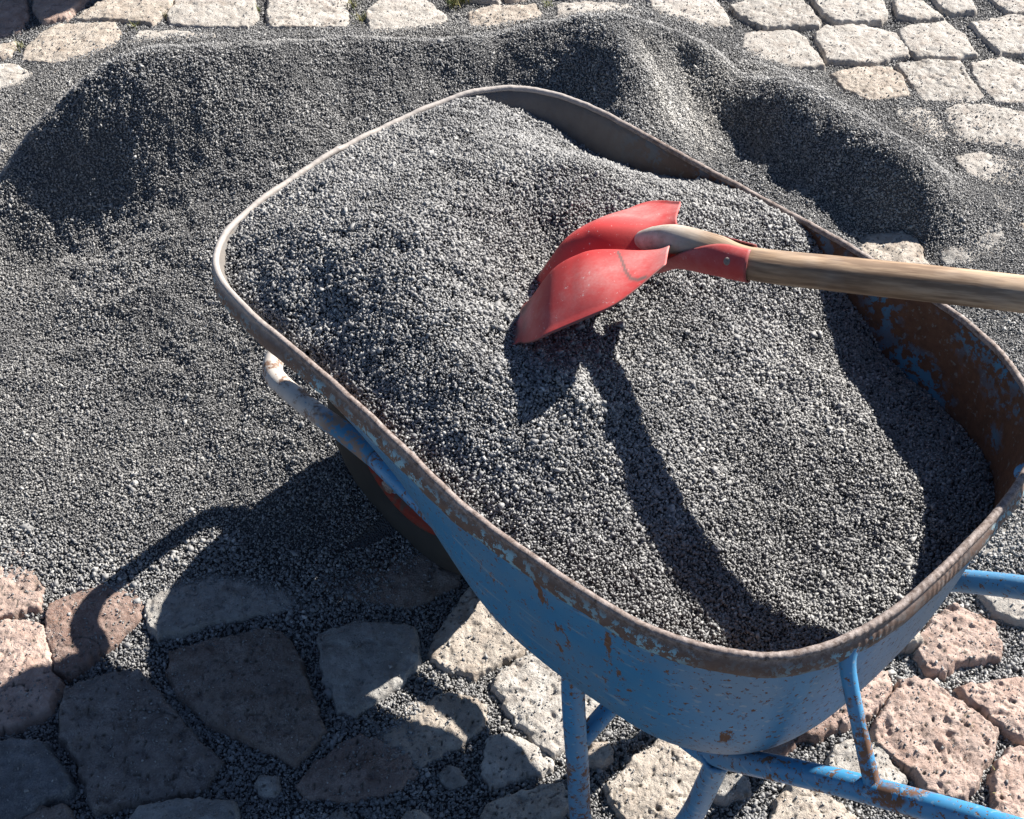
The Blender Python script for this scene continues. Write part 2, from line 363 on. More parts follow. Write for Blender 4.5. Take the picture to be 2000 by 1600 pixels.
for P, *_ in stones:
    w_ = win(P); occ[w_] |= sdist(P, XX[w_], YY[w_]) > -.008
rr = random.Random(4)
row = 0; y = .28
while y < 3.85:
    hh = rr.uniform(.125, .16); x = -2.0 + rr.uniform(0, .1); tilt = .10 * math.sin(y * 1.3)
    while x < 2.0:
        ww = rr.uniform(.14, .21)
        j = lambda: rr.uniform(-.008, .008)
        g = .009
        P = np.array([(x + g + j(), y + g + j()), (x + ww * .5, y + g + j() * .6), (x + ww - g + j(), y + g + j()), (x + ww - g + j() * .5, y + hh * .5),
                      (x + ww - g + j(), y + hh - g + j()), (x + ww * .5 + j(), y + hh - g + j() * .5), (x + g + j(), y + hh - g + j()), (x + g + j() * .5, y + hh * .5)])
        P[:, 1] += tilt * P[:, 0]
        x += ww
        w_ = win(P, 0)
        S = sdist(P, XX[w_], YY[w_])
        ins = S > 0
        if ins.sum() < 60: 
            continue
        if (occ[w_] & ins).sum() > .07 * ins.sum(): continue
        occ[w_] |= S > -.006
        stones.append((P, rr.choice([PALE, PALE, WARM, PINK, GREY]), rr.uniform(.6, 1), False))
    y += hh
# smaller stones wedged into what is still open
for size_ in (.115, .085, .06, .045):
    for _ in range(2600):
        x = rr.uniform(-1.6, 1.6); y = rr.uniform(.5, 3.4); a_ = rr.uniform(0, 3.14); asp = rr.uniform(.7, 1.0); m_ = 9
        ca, sa = math.cos(a_), math.sin(a_); P = []
        for k in range(m_):
            th = 2 * math.pi * k / m_; rad = size_ * .56 * rr.uniform(.88, 1.08) / max(abs(math.cos(th)) ** 3 + abs(math.sin(th)) ** 3, .72) ** .33
            u_, v_ = rad * math.cos(th), rad * asp * math.sin(th); P.append((x + ca * u_ - sa * v_, y + sa * u_ + ca * v_))
        P = np.array(P); w_ = win(P, 0)
        if occ[w_].mean() > .35: continue
        S = sdist(P, XX[w_], YY[w_]); ins = S > 0
        if ins.sum() < 20 or (occ[w_] & ins).sum() > .05 * ins.sum(): continue
        occ[w_] |= S > -.005
        stones.append((P, rr.choice([PALE, WARM, WARM, PINK, GREY]) if y > 1.5 else rr.choice([GREY, RUST, WARM]), rr.uniform(.6, 1), False))
SH = np.full(XX.shape, -.05)       # height of the paving, for laying the gravel on it
def stone_h(P, X, Y, seed, rough):
    wx = .006 * gnoise(X * 38, Y * 38, seed) + .0035 * gnoise(X * 110, Y * 110, seed + 3)
    wy = .006 * gnoise(X * 38, Y * 38, seed + 5) + .0035 * gnoise(X * 110, Y * 110, seed + 8)
    d = sdist(P, X + wx, Y + wy)
    # round the corners: distance from a smoothed outline
    h = -.045 + .045 * sstep(-.004, .0095, d) ** .7 + .003 * sstep(.0, .04, d)
    c = P.mean(0); r = np.random.default_rng(seed)
    h = h + (r.normal(0, .022) * (X - c[0]) + r.normal(0, .022) * (Y - c[1])) + r.normal(0, .0015) - .004
    n = .0042 * fbm(X * 26, Y * 26, seed + 11, 4, .6) - .004 * np.clip(gnoise(X * 60, Y * 60, seed + 20) - .22, 0, 1) / .3
    # split faces: slanting terraces left where the stone broke
    ang = r.uniform(0, 6.28); cc = (X * math.cos(ang) + Y * math.sin(ang)) * 26 + 1.4 * gnoise(X * 20, Y * 20, seed + 60); fr_ = cc - np.floor(cc)
    n = n + .0030 * (sstep(0, .16, fr_) - fr_) * (.4 + gnoise(X * 12, Y * 12, seed + 61))
    cr = np.abs(gnoise(X * 16 + .3 * gnoise(X * 60, Y * 60, seed), Y * 16, seed + 31)); cr = (1 - sstep(0, .03, cr)) * (gnoise(X * 8, Y * 8, seed + 40) > .12)
    pit = np.clip(gnoise(X * 170, Y * 120, seed + 50) - .30, 0, 1)
    n = n - .0025 * cr - .012 * pit * (rough > .75)
    return h + rough * n * sstep(-.002, .01, d), d, np.clip(cr * .5 + pit * 6 * (rough > .75), 0, 1)

# ================================================================== gravel heap height
def dense(P, step=45):
    out = []
    for (x0, y0, z0), (x1, y1, z1) in zip(P[:-1], P[1:]):
        m = max(1, int(math.hypot(x1 - x0, y1 - y0) / step))
        out += [(x0 + (x1 - x0) * k / m, y0 + (y1 - y0) * k / m, z0 + (z1 - z0) * k / m) for k in range(m)]
    return out + [P[-1]]
CREST = dense([(-160,560,.03),(-80,440,.07),(0,345,.125),(60,262,.185),(120,195,.245),(205,128,.295),(290,96,.312),(400,92,.300),(520,88,.275),(690,76,.225),(860,82,.20),(960,70,.185),(1060,46,.205),(1130,34,.225),(1210,34,.235),(1270,46,.215),(1340,72,.175),(1400,100,.125),(1440,140,.08)])
FOOT = dense([(-160,700,.012),(-90,610,.018),(0,545,.028),(60,500,.038),(130,455,.058),(200,425,.082),(270,395,.108),(340,365,.128),(420,335,.145),(500,300,.162),(590,265,.172)])
SPUR = dense([(1205,85,.237),(1213,150,.208),(1226,220,.172),(1272,285,.125),(1330,325,.075)])
RUN = dense([(1262,95,.188),(1310,180,.125),(1350,250,.075),(1388,310,.03)]) + dense([(1335,100,.145),(1380,170,.085),(1415,230,.04),(1425,280,.025)])
MOUND = dense([(1450,150,.06),(1475,178,.09),(1520,205,.105),(1600,252,.110),(1690,312,.105),(1760,365,.085),(1800,408,.05),(1835,445,.02)])
CP = CREST + [(x, y + 6, z * .5) for x, y, z in CREST] + FOOT + SPUR + RUN + MOUND + [
 # dark speckled slope between the crest and the barrow
 (1120,130,.178),(1150,210,.135),(1050,110,.175),(980,125,.162),(1000,165,.138),(850,150,.160),(740,160,.178),(690,130,.195),(620,190,.185),(480,150,.245),(600,140,.22),(640,330,.13),(560,340,.145),(480,430,.122),(400,430,.118),
 (300,470,.096),(180,520,.062),(60,580,.030),
 (250,570,.070),(120,640,.035),(0,660,.022),(400,560,.092),(480,520,.105),(560,430,.13),(330,680,.058),(180,740,.03),(0,800,.02),(480,640,.08),(450,760,.055),(330,820,.035),(150,880,.018),(0,950,.012),(480,850,.045),(560,960,.028),(380,980,.02),(200,1030,.010),(60,1060,.005),(450,1060,.005),(650,960,.03),(700,1030,.015),(600,1100,.003),(300,1120,.003),
 (-150,900,.01),(-200,1100,0),
 # under the barrow
 (760,700,.10),(900,500,.14),(1050,350,.13),(1200,500,.08),(1000,800,.04),(1200,800,.0),(900,1000,.0),(1450,700,-.01),(1350,420,.03),(1430,310,.025),
 # foot of the second mound, towards the camera
 (1480,270,.035),(1560,350,.035),(1590,425,.034),(1590,475,.03),(1530,400,.035),(1640,470,.025),(1640,410,.028),(1700,440,.012),(1450,340,.03),(1760,440,.008),
 (1500,140,.05),(1560,165,.03),(1640,205,.012),(1740,265,.01),(1830,330,.01),(1900,430,.012),
 (1700,520,.012),(1850,560,.012),(1980,640,.010),(1990,520,.008),(1950,400,.004),(1990,330,-.001),(1600,130,-.012),(1700,200,-.001),(1800,250,.001),(1560,100,-.014),(1700,90,-.02),(1900,150,-.010),(1900,280,-.003),
 (1460,60,-.012),(1360,8,-.01),(1200,-10,-.01),(1000,20,-.012),(860,45,-.004),(600,45,-.01),(700,50,-.006),(450,52,-.008),(300,50,-.010),(200,75,-.004),(120,120,-.004),(50,150,-.004),(0,200,.0),(-60,260,0),(-150,300,0),(0,60,-.014),
 (1000,-80,-.03),(300,-80,-.03),(1700,-60,-.03),(2100,0,-.03),(2150,300,-.02),(2150,600,.0),(1960,1000,.004),(1950,1060,.002),(2100,900,.006),(1920,1150,-.016),
 (0,1130,-.006),(100,1200,-.018),(600,1300,-.015),(300,1300,-.018),(900,1300,-.016),(1200,1400,-.020),(1600,1400,-.022),(2050,1300,-.022),(100,1500,-.022),(500,1500,-.016),(900,1560,-.014),(1400,1550,-.020),(1900,1580,-.022),(760,1480,-.007),(700,1200,-.008),(850,1400,-.007),(-300,1500,-.022),(2300,1500,-.022)]
CW = np.array([[*at(x, y, max(z, 0)), z] for x, y, z in CP])
def tps(A, B):
    r2 = ((A[:, None, :2] - B[None, :, :2]) ** 2).sum(-1); return .5 * r2 * np.log(r2 + 1e-9)
n_ = len(CW); K = tps(CW, CW) + np.eye(n_) * 1e-4; Pm = np.c_[np.ones(n_), CW[:, :2]]
sol = np.linalg.solve(np.block([[K, Pm], [Pm.T, np.zeros((3, 3))]]), np.r_[CW[:, 2], 0, 0, 0])
HP = np.empty(XX.shape)
for j in range(0, XX.shape[0], 40):
    Q = np.c_[XX[j:j + 40].ravel(), YY[j:j + 40].ravel()]
    HP[j:j + 40] = (tps(Q, CW) @ sol[:n_] + np.c_[np.ones(len(Q)), Q] @ sol[n_:]).reshape(-1, XX.shape[1])
far = np.maximum(np.maximum(np.abs(XX) - 1.35, 0), np.maximum(.75 - YY, YY - 3.15)); far = sstep(0, .3, np.maximum(far, 0))
HP = HP * (1 - far) + (-.02) * far
amp = sstep(.0, .06, HP)
HP += amp * (.005 * fbm(XX * 7, YY * 7, 3, 2) + .0050 * gnoise(XX * 22, YY * 22, 5) + .0045 * gnoise(XX * 48, YY * 48, 9)) + .0022 * gnoise(XX * 60, YY * 60, 15)
# the far side of the heap drops away below its crest line
cxs = np.array([c[0] for c in CREST]); cys = np.array([c[1] for c in CREST]); zr = HP.copy()
for _ in range(4):
    zc = YY * math.cos(_d) - (zr - CAMH) * math.sin(_d); px = 1000 + FPX * XX / zc; tgt = np.interp(px, cxs, cys, left=560, right=140) + 3 * gnoise(px / 40, px * 0 + .5, 88)
    vy = -(tgt - 800) / FPX; yy_ = math.cos(_d) + vy * math.sin(_d); zz_ = -math.sin(_d) + vy * math.cos(_d); zr = CAMH + YY / yy_ * zz_
lim = np.maximum(zr, .004 + .004 * gnoise(XX * 20, YY * 20, 66)); lim = np.where((px > -400) & (px < 1440), lim, 9)
HP = np.minimum(HP, lim)
for _ in range(9): HP[1:-1, 1:-1] = .25 * (HP[:-2, 1:-1] + HP[2:, 1:-1] + HP[1:-1, :-2] + HP[1:-1, 2:])
HP += amp * (.0045 * gnoise(XX * 48, YY * 48, 9)) + sstep(.004, .03, HP) * (.0075 * gnoise(XX * 13, YY * 13, 29) + .0045 * gnoise(XX * 27, YY * 27, 30))
fl = np.array([at(x, y, .03) for x, y in ((-150, 560), (60, 440), (300, 370), (560, 380), (700, 600), (400, 850), (100, 800), (-150, 760))]); HP = np.maximum(HP, np.clip(sdist(fl, XX, YY) * .5, -1, .028) + .004 * gnoise(XX * 30, YY * 30, 31))
# rougher, slumped surface: little scarps, clods and runnels
rg = 1 - 2.2 * np.abs(gnoise(XX * 14 + .5 * gnoise(XX * 30, YY * 30, 7), YY * 14, 21)); HP += amp * .004 * np.clip(rg, -1, 1)
HP = np.clip(HP, np.where(YY < 1.5, -.022, -.0165), .5)
HP += .0025 * gnoise(XX * 90, YY * 90, 44)
def bil(G, x, y):
    fx = np.clip((x - GX0) / GS, 0, G.shape[1] - 2.001); fy = np.clip((y - GY0) / GS, 0, G.shape[0] - 2.001)
    i = fx.astype(int); j = fy.astype(int); u = fx - i; v = fy - j
    return (G[j, i] * (1 - u) + G[j, i + 1] * u) * (1 - v) + (G[j + 1, i] * (1 - u) + G[j + 1, i + 1] * u) * v

# ---- the ground and the paved square
ground = link('ground', pymesh([(-60, -60, -.052), (60, -60, -.052), (60, 60, -.052), (-60, 60, -.052)], [(0, 1, 2, 3)]), M['ground'])
tag(ground, kind='structure')
pv_me = pymesh([(-6, -6, -.042), (6, -6, -.042), (6, 6, -.042), (-6, 6, -.042)], [(0, 1, 2, 3)])
pavement = tag(link('pavement', pv_me, M['ground']), kind='structure')
def grid_faces(nx, ny, keep):
    idx = np.arange(nx * ny).reshape(ny, nx)
    F = np.stack([idx[:-1, :-1], idx[:-1, 1:], idx[1:, 1:], idx[1:, :-1]], -1).reshape(-1, 4)
    kv = keep.ravel(); F = F[kv[F].any(1)]
    used = np.zeros(nx * ny, bool); used[F.ravel()] = True
    new = np.cumsum(used) - 1
    return used, new[F]
def build_stone(P, tint, rough, seed, step):
    m = .012
    xs = np.arange(P[:, 0].min() - m, P[:, 0].max() + m + step, step); ys = np.arange(P[:, 1].min() - m, P[:, 1].max() + m + step, step)
    X, Y = np.meshgrid(xs, ys); h, d, cav = stone_h(P, X, Y, seed, rough)
    used, F = grid_faces(len(xs), len(ys), d > -.006)
    V = np.c_[X.ravel(), Y.ravel(), h.ravel()][used]
    return V, F, cav.ravel()[used]
def add_attr(me, name, data, typ='FLOAT'):
    a = me.attributes.new(name, typ, 'POINT')
    a.data.foreach_set({'FLOAT': 'value', 'FLOAT_COLOR': 'color', 'FLOAT_VECTOR': 'vector'}[typ], np.ascontiguousarray(data, np.float32).ravel())
def inview(P, m=60):
    for x, y in list(P) + [P.mean(0)]:
        zc = y * math.cos(_d) + CAMH * math.sin(_d)
        px = 1000 + FPX * x / zc; py = 800 - FPX * (y * math.sin(_d) - CAMH * math.cos(_d)) / zc
        if -m < px < 2000 + m and -m < py < 1600 + m: return True
    return False
def shown(P):
    pts = []
    for x, y in P:
        zc = y * math.cos(_d) + CAMH * math.sin(_d); pts.append((min(max(1000 + FPX * x / zc, 0), 2000), min(max(800 - FPX * (y * math.sin(_d) - CAMH * math.cos(_d)) / zc, 0), 1600)))
    return abs(sum(pts[i][0] * pts[(i + 1) % len(pts)][1] - pts[(i + 1) % len(pts)][0] * pts[i][1] for i in range(len(pts)))) / 2
vis_area = [shown(P) if np.mean(bil(HP, P[:, 0], P[:, 1]) > .03) <= .85 else 0 for P, *_ in stones]
big = set(np.argsort(vis_area)[::-1][:100])
rest = []
for k, (P, tint, rough, traced) in enumerate(stones):
    w_ = win(P); h, d, cav = stone_h(P, XX[w_], YY[w_], k * 7 + 1, rough)
    SH[w_] = np.maximum(SH[w_], np.where(d > -.002, h, -.05))
    cover = np.mean(bil(HP, P[:, 0], P[:, 1]) > .03)
    vis = inview(P, 20)
    if (not vis) or cover > .85 or k not in big or vis_area[k] < 30:
        rest.append((P, tint, rough, k)); continue
    V, F, cv = build_stone(P, tint, rough, k * 7 + 1, .0018 if P[:, 1].mean() < 1.6 else .0026)
    me = mesh_from(V, F, 4)
    jit = 1 + .18 * (hsh(np.array([k]), np.array([3]), 5)[0] - .5)
    add_attr(me, 'tint', np.tile([tint[0] * jit, tint[1] * jit, tint[2] * jit, 1], (len(V), 1)), 'FLOAT_COLOR'); add_attr(me, 'cavity', cv)
    link('paving_stone', me, M['stone'], pavement)
Vs, Fs, Ts, Cs = [], [], [], []; off = 0
for P, tint, rough, k in rest:
    V, F, cv = build_stone(P, tint, rough, k * 7 + 1, .003 if vis_area[k] > 0 else .007)
    Vs.append(V); Fs.append(F + off); off += len(V); Ts.append(np.tile([*tint, 1], (len(V), 1))); Cs.append(cv)
me = mesh_from(np.concatenate(Vs), np.concatenate(Fs), 4); add_attr(me, 'tint', np.concatenate(Ts), 'FLOAT_COLOR'); add_attr(me, 'cavity', np.concatenate(Cs))
tag(link('outer_paving', me, M['stone'], pavement), kind='stuff')

# ================================================================== gravel chips
OCT = np.array([(1, 0, 0), (-1, 0, 0), (0, 1, 0), (0, -1, 0), (0, 0, 1), (0, 0, -1)], float)
CUB = np.array([(-1, -1, -1), (1, -1, -1), (1, 1, -1), (-1, 1, -1), (-1, -1, 1), (1, -1, 1), (1, 1, 1), (-1, 1, 1)], float) * .72
def tris_of(V0, quads):
    return np.array([t for q in quads for t in ((q[0], q[1], q[2]), (q[0], q[2], q[3]))])
OT = np.array([(0, 2, 4), (2, 1, 4), (1, 3, 4), (3, 0, 4), (2, 0, 5), (1, 2, 5), (3, 1, 5), (0, 3, 5)])
CT = tris_of(CUB, [(0, 3, 2, 1), (4, 5, 6, 7), (0, 1, 5, 4), (1, 2, 6, 5), (2, 3, 7, 6), (3, 0, 4, 7)])
def chips(pos, size, seed, flat=1.1):
    """one array of broken stone chips: pos (n,3), size (n,)"""
    g = np.random.default_rng(seed); n = len(pos); Va, Fa, Sa = [], [], []; off = 0
    pick = g.random(n) < .5
    for base, T, sel in ((OCT, OT, pick), (CUB, CT, ~pick)):
        p = pos[sel]; s = size[sel]; m = len(p)
        if not m: continue
        V = base[None] + g.normal(0, .20, (m, len(base), 3))
        V = V * np.stack([g.uniform(.8, 1.35, m), g.uniform(.55, .9, m), g.uniform(.4, .75, m)], -1)[:, None, :] * s[:, None, None]
        az = g.uniform(0, 2 * np.pi, m); tx = g.normal(0, flat, m); ty = g.normal(0, flat, m)
        cx, sx, cy, sy, cz, sz = np.cos(tx), np.sin(tx), np.cos(ty), np.sin(ty), np.cos(az), np.sin(az)
        x, y, z = V[..., 0], V[..., 1], V[..., 2]
        y, z = cx[:, None] * y - sx[:, None] * z, sx[:, None] * y + cx[:, None] * z
        x, z = cy[:, None] * x + sy[:, None] * z, -sy[:, None] * x + cy[:, None] * z
        x, y = cz[:, None] * x - sz[:, None] * y, sz[:, None] * x + cz[:, None] * y
        V = np.stack([x, y, z], -1) + p[:, None, :]
        nb = len(base)
        Va.append(V.reshape(-1, 3)); Fa.append((T[None] + (np.arange(m) * nb)[:, None, None]).reshape(-1, 3) + off); off += m * nb
        sh = np.clip(g.beta(2.2, 3.2, m) + (g.random(m) > .992) * .5, 0, 1); Sa.append(np.repeat(sh, nb))
    return np.concatenate(Va), np.concatenate(Fa), np.concatenate(Sa)
def gravel_object(name, Vb, Fb, pos, size, seed, flat=1.1, dusty=None):
    V, F, S = chips(pos, size, seed, flat)
    if Fb is not None:
        nb = len(Vb); F2 = np.concatenate([Fb[:, [0, 1, 2]], Fb[:, [0, 2, 3]]])
        V = np.concatenate([Vb, V]); S = np.concatenate([np.full(nb, .25), S]); nf = len(F2); F = np.concatenate([F2, F + nb])
    else: nf = 0
    me = mesh_from(V, F, 3); add_attr(me, 'shade', S)
    if dusty is not None: add_attr(me, 'dusty', dusty(V))
    o = link(name, me, [M['gravel'], M['bed']], smooth=False)
    mi = np.zeros(len(F), np.int32); mi[:nf] = 1; me.polygons.foreach_set('material_index', mi)
    return o
def cull(x, y, z, m=300):
    zc = y * math.cos(_d) - (z - CAMH) * math.sin(_d)
    px = 1000 + FPX * x / zc; py = 800 - FPX * (y * math.sin(_d) + (z - CAMH) * math.cos(_d)) / zc
    return (px > -m) & (px < 2000 + m) & (py > -m) & (py < 1600 + m)
# ---- the heap: the smooth body and its skin of chips
g = np.random.default_rng(11)
mask = HP > .006
js, is_ = slice(0, len(gy), 1), slice(0, len(gx), 1)
sub = 2
Xs, Ys, Hs = XX[::sub, ::sub], YY[::sub, ::sub], HP[::sub, ::sub]
used, F = grid_faces(Xs.shape[1], Xs.shape[0], Hs > .004)
Vb = np.c_[Xs.ravel(), Ys.ravel(), Hs.ravel() - .0025][used]
slope = np.hypot(*np.gradient(HP, GS)); 
N = 2050000
x = g.uniform(-1.5, 1.5, N); y = g.uniform(.75, 3.25, N); h = bil(HP, x, y); s_ = bil(SH, x, y)
area = np.sqrt(1 + bil(slope, x, y) ** 2); area /= 1.6
inv = cull(x, y, h)
bar = (np.abs((x - y) * .7071 + .78) < .38) & (np.abs((x + y) * .7071 - .925) < .2)     # hidden below the tray
heap = inv & ~bar & (h > .008) & (g.random(N) < area * .85)
size = np.clip(g.lognormal(math.log(.00162), .30, N) * (1 + .35 * gnoise(x * 9, y * 9, 71)) * np.where(g.random(N) < .004, 2.0, 1), .0010, .0062)
pos = np.c_[x, y, h + g.uniform(-.0016, .0020, N)]
def dusty(V):
    # fine pale dust on the sun-facing flank by the back corner
    a_, b_ = at(1230, 60, .22), at(1270, 290, .09); c_, e_ = at(1435, 130, .09), at(1400, 320, .03)
    return .85 * np.clip(sdist(np.array([a_, c_, e_, b_]), V[:, 0] + .02 * gnoise(V[:, 0] * 30, V[:, 1] * 30, 61), V[:, 1]) / .05 + .5, 0, 1) * (.65 + .5 * gnoise(V[:, 0] * 40, V[:, 1] * 12, 62))
o = gravel_object('gravel_heap', Vb, F, pos[heap], size[heap], 1, dusty=dusty)
tag(o, 'big heap of dark grey crushed gravel spilled over the paving behind the wheelbarrow', 'gravel heap', kind='stuff')
nheap = int(heap.sum())
# ---- loose gravel in the joints and scattered on the stones
top = np.maximum(h, s_)
thick = h - s_
joint = inv & (h <= .008) & (thick > -.003) & (g.random(N) < .5)
near = np.exp(-np.maximum(.0 - h, 0) / .006)
pn = np.clip(gnoise(x * 5, y * 5, 70) + .25, 0, 1) 
scat = inv & (h <= .008) & (thick <= -.003) & (g.random(N) < .010 + .20 * near * (h > -.012) * pn + .025 * (y < 1.4) + .006)
P1 = np.c_[x, y, h + g.uniform(-.001, .002, N)][joint]; s1 = size[joint] * np.where(y[joint] < 1.5, g.uniform(.9, 1.7, joint.sum()), 1)
P2 = np.c_[x, y, s_ + size * .4][scat]; s2 = size[scat] * .85
used, F = grid_faces(Xs.shape[1], Xs.shape[0], Hs <= .010)
Vj = np.c_[Xs.ravel(), Ys.ravel(), np.minimum(Hs, .010).ravel() - .003][used]
o = gravel_object('loose_gravel', Vj, F, np.concatenate([P1, P2]), np.concatenate([s1, s2]), 2)
tag(o, 'loose grey gravel chips filling the joints and strewn over the paving stones', 'loose gravel', kind='stuff')
print('chips heap', nheap, 'joint', int(joint.sum()), 'scatter', int(scat.sum()), 'stones', len(stones) - len(rest), len(rest))

# ================================================================== wheelbarrow
S2 = math.sqrt(.5)
BQ, BP = -.76, .925                    # base of the barrow along / across its own axis
BASE = Vector(((BQ + BP) * S2, (BP - BQ) * S2, 0))
RZ = R(-45)
def loc(q, p, z=0.0): return Vector((q - BQ, p - BP, z))     # barrow's own coordinates
barrow = empty('wheelbarrow', BASE, RZ)
tag(barrow, 'worn blue steel wheelbarrow heaped with grey gravel, rusty rim and red wheel', 'wheelbarrow')
HALF = [(-1.242, 0), (-1.240, .06), (-1.234, .12), (-1.223, .18), (-1.205, .226), (-1.177, .262), (-1.14, .284), (-1.09, .297), (-1.03, .302), (-.95, .304), (-.9, .305), (-.8, .306), (-.7, .305), (-.6, .301),
        (-.5, .291), (-.45, .280), (-.41, .263), (-.375, .241), (-.348, .213), (-.327, .175), (-.312, .12), (-.306, .06), (-.305, 0)]
ring = HALF + [(q, -(w_ - float(np.interp(q, [-1.2, -1.1, -1.0, -.9, -.8, -.68], [.012, .022, .023, .020, .012, .0])))) for q, w_ in HALF[-2:0:-1]]
ring = np.array(ring)
def resample(P, n):
    P = np.vstack([P, P[:1]])
    # Catmull-Rom through the points, then even spacing
    m = len(P) - 1; pts = []
    for i in range(m):
        p0, p1, p2, p3 = P[(i - 1) % m], P[i], P[(i + 1) % m], P[(i + 2) % m]
        for t in np.linspace(0, 1, 12, endpoint=False):
            pts.append(.5 * ((2 * p1) + (-p0 + p2) * t + (2 * p0 - 5 * p1 + 4 * p2 - p3) * t * t + (-p0 + 3 * p1 - 3 * p2 + p3) * t ** 3))
    pts = np.array(pts + [pts[0]]); L = np.r_[0, np.cumsum(np.hypot(*np.diff(pts, axis=0).T))]
    u = np.linspace(0, L[-1], n, endpoint=False)
    return np.c_[np.interp(u, L, pts[:, 0]), np.interp(u, L, pts[:, 1])]
NR = 360
rimP = resample(ring, NR)
RIMZ = .645
def bottom_pt(P):
    """where a rim point lands on the tray's flat bottom"""
    q, w_ = P[:, 0], P[:, 1]
    tq = (q + 1.242) / .937
    qb = -.87 + tq * .44; wb = w_ * (.60 - .14 * (1 - tq))
    return np.c_[qb, wb]
botP = bottom_pt(rimP)
def fprof(t, tq):
    fr = 1 - sstep(.15, .6, tq)
    return (.42 * t + .58 * np.maximum(0, (t - .45) / .55) ** 2.2) * (1 - fr) + fr * (.80 * (1 - (1 - t) ** 1.35) + .20 * t ** 3)
def tray_ring(t, inset):
    """t 0 at the rim, 1 at the bottom"""
    f = fprof(t, (rimP[:, 0] + 1.242) / .937)[:, None]
    zz = RIMZ - .315 * (1 - (1 - t) ** 1.5) ** 1.0
    P = rimP * (1 - f) + botP * f
    nrm = np.roll(P, -1, 0) - np.roll(P, 1, 0); nrm = np.c_[nrm[:, 1], -nrm[:, 0]]; nrm /= np.linalg.norm(nrm, axis=1)[:, None]
    cen = P.mean(0); sgn = np.sign(((P - cen) * nrm).sum(1)); nrm *= sgn[:, None]
    P = P - nrm * inset
    return np.c_[P, np.full(len(P), zz)]
def to_bar(V): V = np.array(V, float); V[:, 0] -= BQ; return V
TS = np.linspace(0, 1, 40)
V, F, mi = [], [], []
for side, ins in ((0, 0.0), (1, .0025)):
    for t in TS: V.append(tray_ring(t, ins) + (np.array([0, 0, .003 * float(sstep(0, .7, t))]) if side else 0))
V = np.concatenate(V)
nt = len(TS)
for side in (0, 1):
    for r in range(nt - 1):
        a = (side * nt + r) * NR; b = a + NR
        for i in range(NR):
            j = (i + 1) % NR
            F.append((a + i, a + j, b + j, b + i) if side == 0 else (a + i, b + i, b + j, a + j)); mi.append(side)
for side in (0, 1):
    a = (side * nt + nt - 1) * NR; c = len(V); V = np.vstack([V, V[a:a + NR].mean(0)])
    for i in range(NR): F.append((a + i, a + (i + 1) % NR, c)); mi.append(side)
for i in range(NR): j = (i + 1) % NR; F.append((i, nt * NR + i, nt * NR + j, j)); mi.append(1)
V = to_bar(V)
# small dents in the sheet
ang = np.arctan2(V[:, 1], V[:, 0]); dent = .0025 * gnoise(V[:, 0] * 9 + V[:, 2] * 11, V[:, 1] * 9, 77) * (V[:, 2] < RIMZ - .02)
V[:, 1] += dent; V[:, 0] += dent * .5
me = pymesh(V, F); tray = link('tray', me, [M['blue'], M['inner']], barrow)
me.polygons.foreach_set('material_index', np.array(mi, np.int32))
tray.shadow_terminator_geometry_offset = .2; tray.shadow_terminator_shading_offset = .1
# rolled rim: a bead on top with a skirt turned down outside
rimP, rim_keep = resample(ring, 1800), rimP
NR, nr_keep = 1800, NR
prof = []
for a in np.linspace(200, -50, 10): prof.append((math.cos(R(a)) * .0043 + .000, math.sin(R(a)) * .0043, 0.0))
prof += [(.0050, -.0065, .7), (.0068, -.010, 1.0), (.0080, -.018, 1.0), (.0080, -.023, 1.0), (.006, -.0245, 1.0), (.003, -.023, 1), (.0015, -.012, 1), (.0005, -.006, .5)]
nrm = np.roll(rimP, -1, 0) - np.roll(rimP, 1, 0); nrm = np.c_[nrm[:, 1], -nrm[:, 0]]; nrm /= np.linalg.norm(nrm, axis=1)[:, None]
nrm *= np.sign(((rimP - rimP.mean(0)) * nrm).sum(1))[:, None]
NR2 = NR; V, F, sk = [], [], []
u = np.arange(NR) / NR
wob = .0022 * gnoise(u * 14, u * 0 + .3, 1) + .0020 * gnoise(u * 60, u * 0 + .3, 2); wobz = .0045 * gnoise(u * 16, u * 0 + .3, 3) + .0022 * gnoise(u * 70, u * 0 + .3, 4) + .0008 * gnoise(u * 300, u * 0 + .3, 6)
ripple = sstep(-.60, -.45, rimP[:, 0]) * .00024 * np.sin(u * 2 * np.pi * 330 + 3 * np.sin(u * 60)) * (.6 + .6 * np.sin(u * 150)); wobz = wobz + ripple * .8
for (o_, z_, s_) in prof:
    P = rimP + nrm * (o_ + wob * (s_ > .3) + ripple)[:, None] if not np.isscalar(o_) or True else 0
    V.append(np.c_[P, RIMZ + z_ + wobz]); sk.append(np.full(NR, s_))
V = np.concatenate(V); V[:, 0] -= BQ; np_ = len(prof)
for r in range(np_):
    a, b = r * NR, ((r + 1) % np_) * NR
    for i in range(NR): j = (i + 1) % NR; F.append((a + i, b + i, b + j, a + j))
me = pymesh(V, F); rim = link('rim', me, M['rim'], barrow); add_attr(me, 'skirt', np.concatenate(sk)); rimP, NR = rim_keep, nr_keep

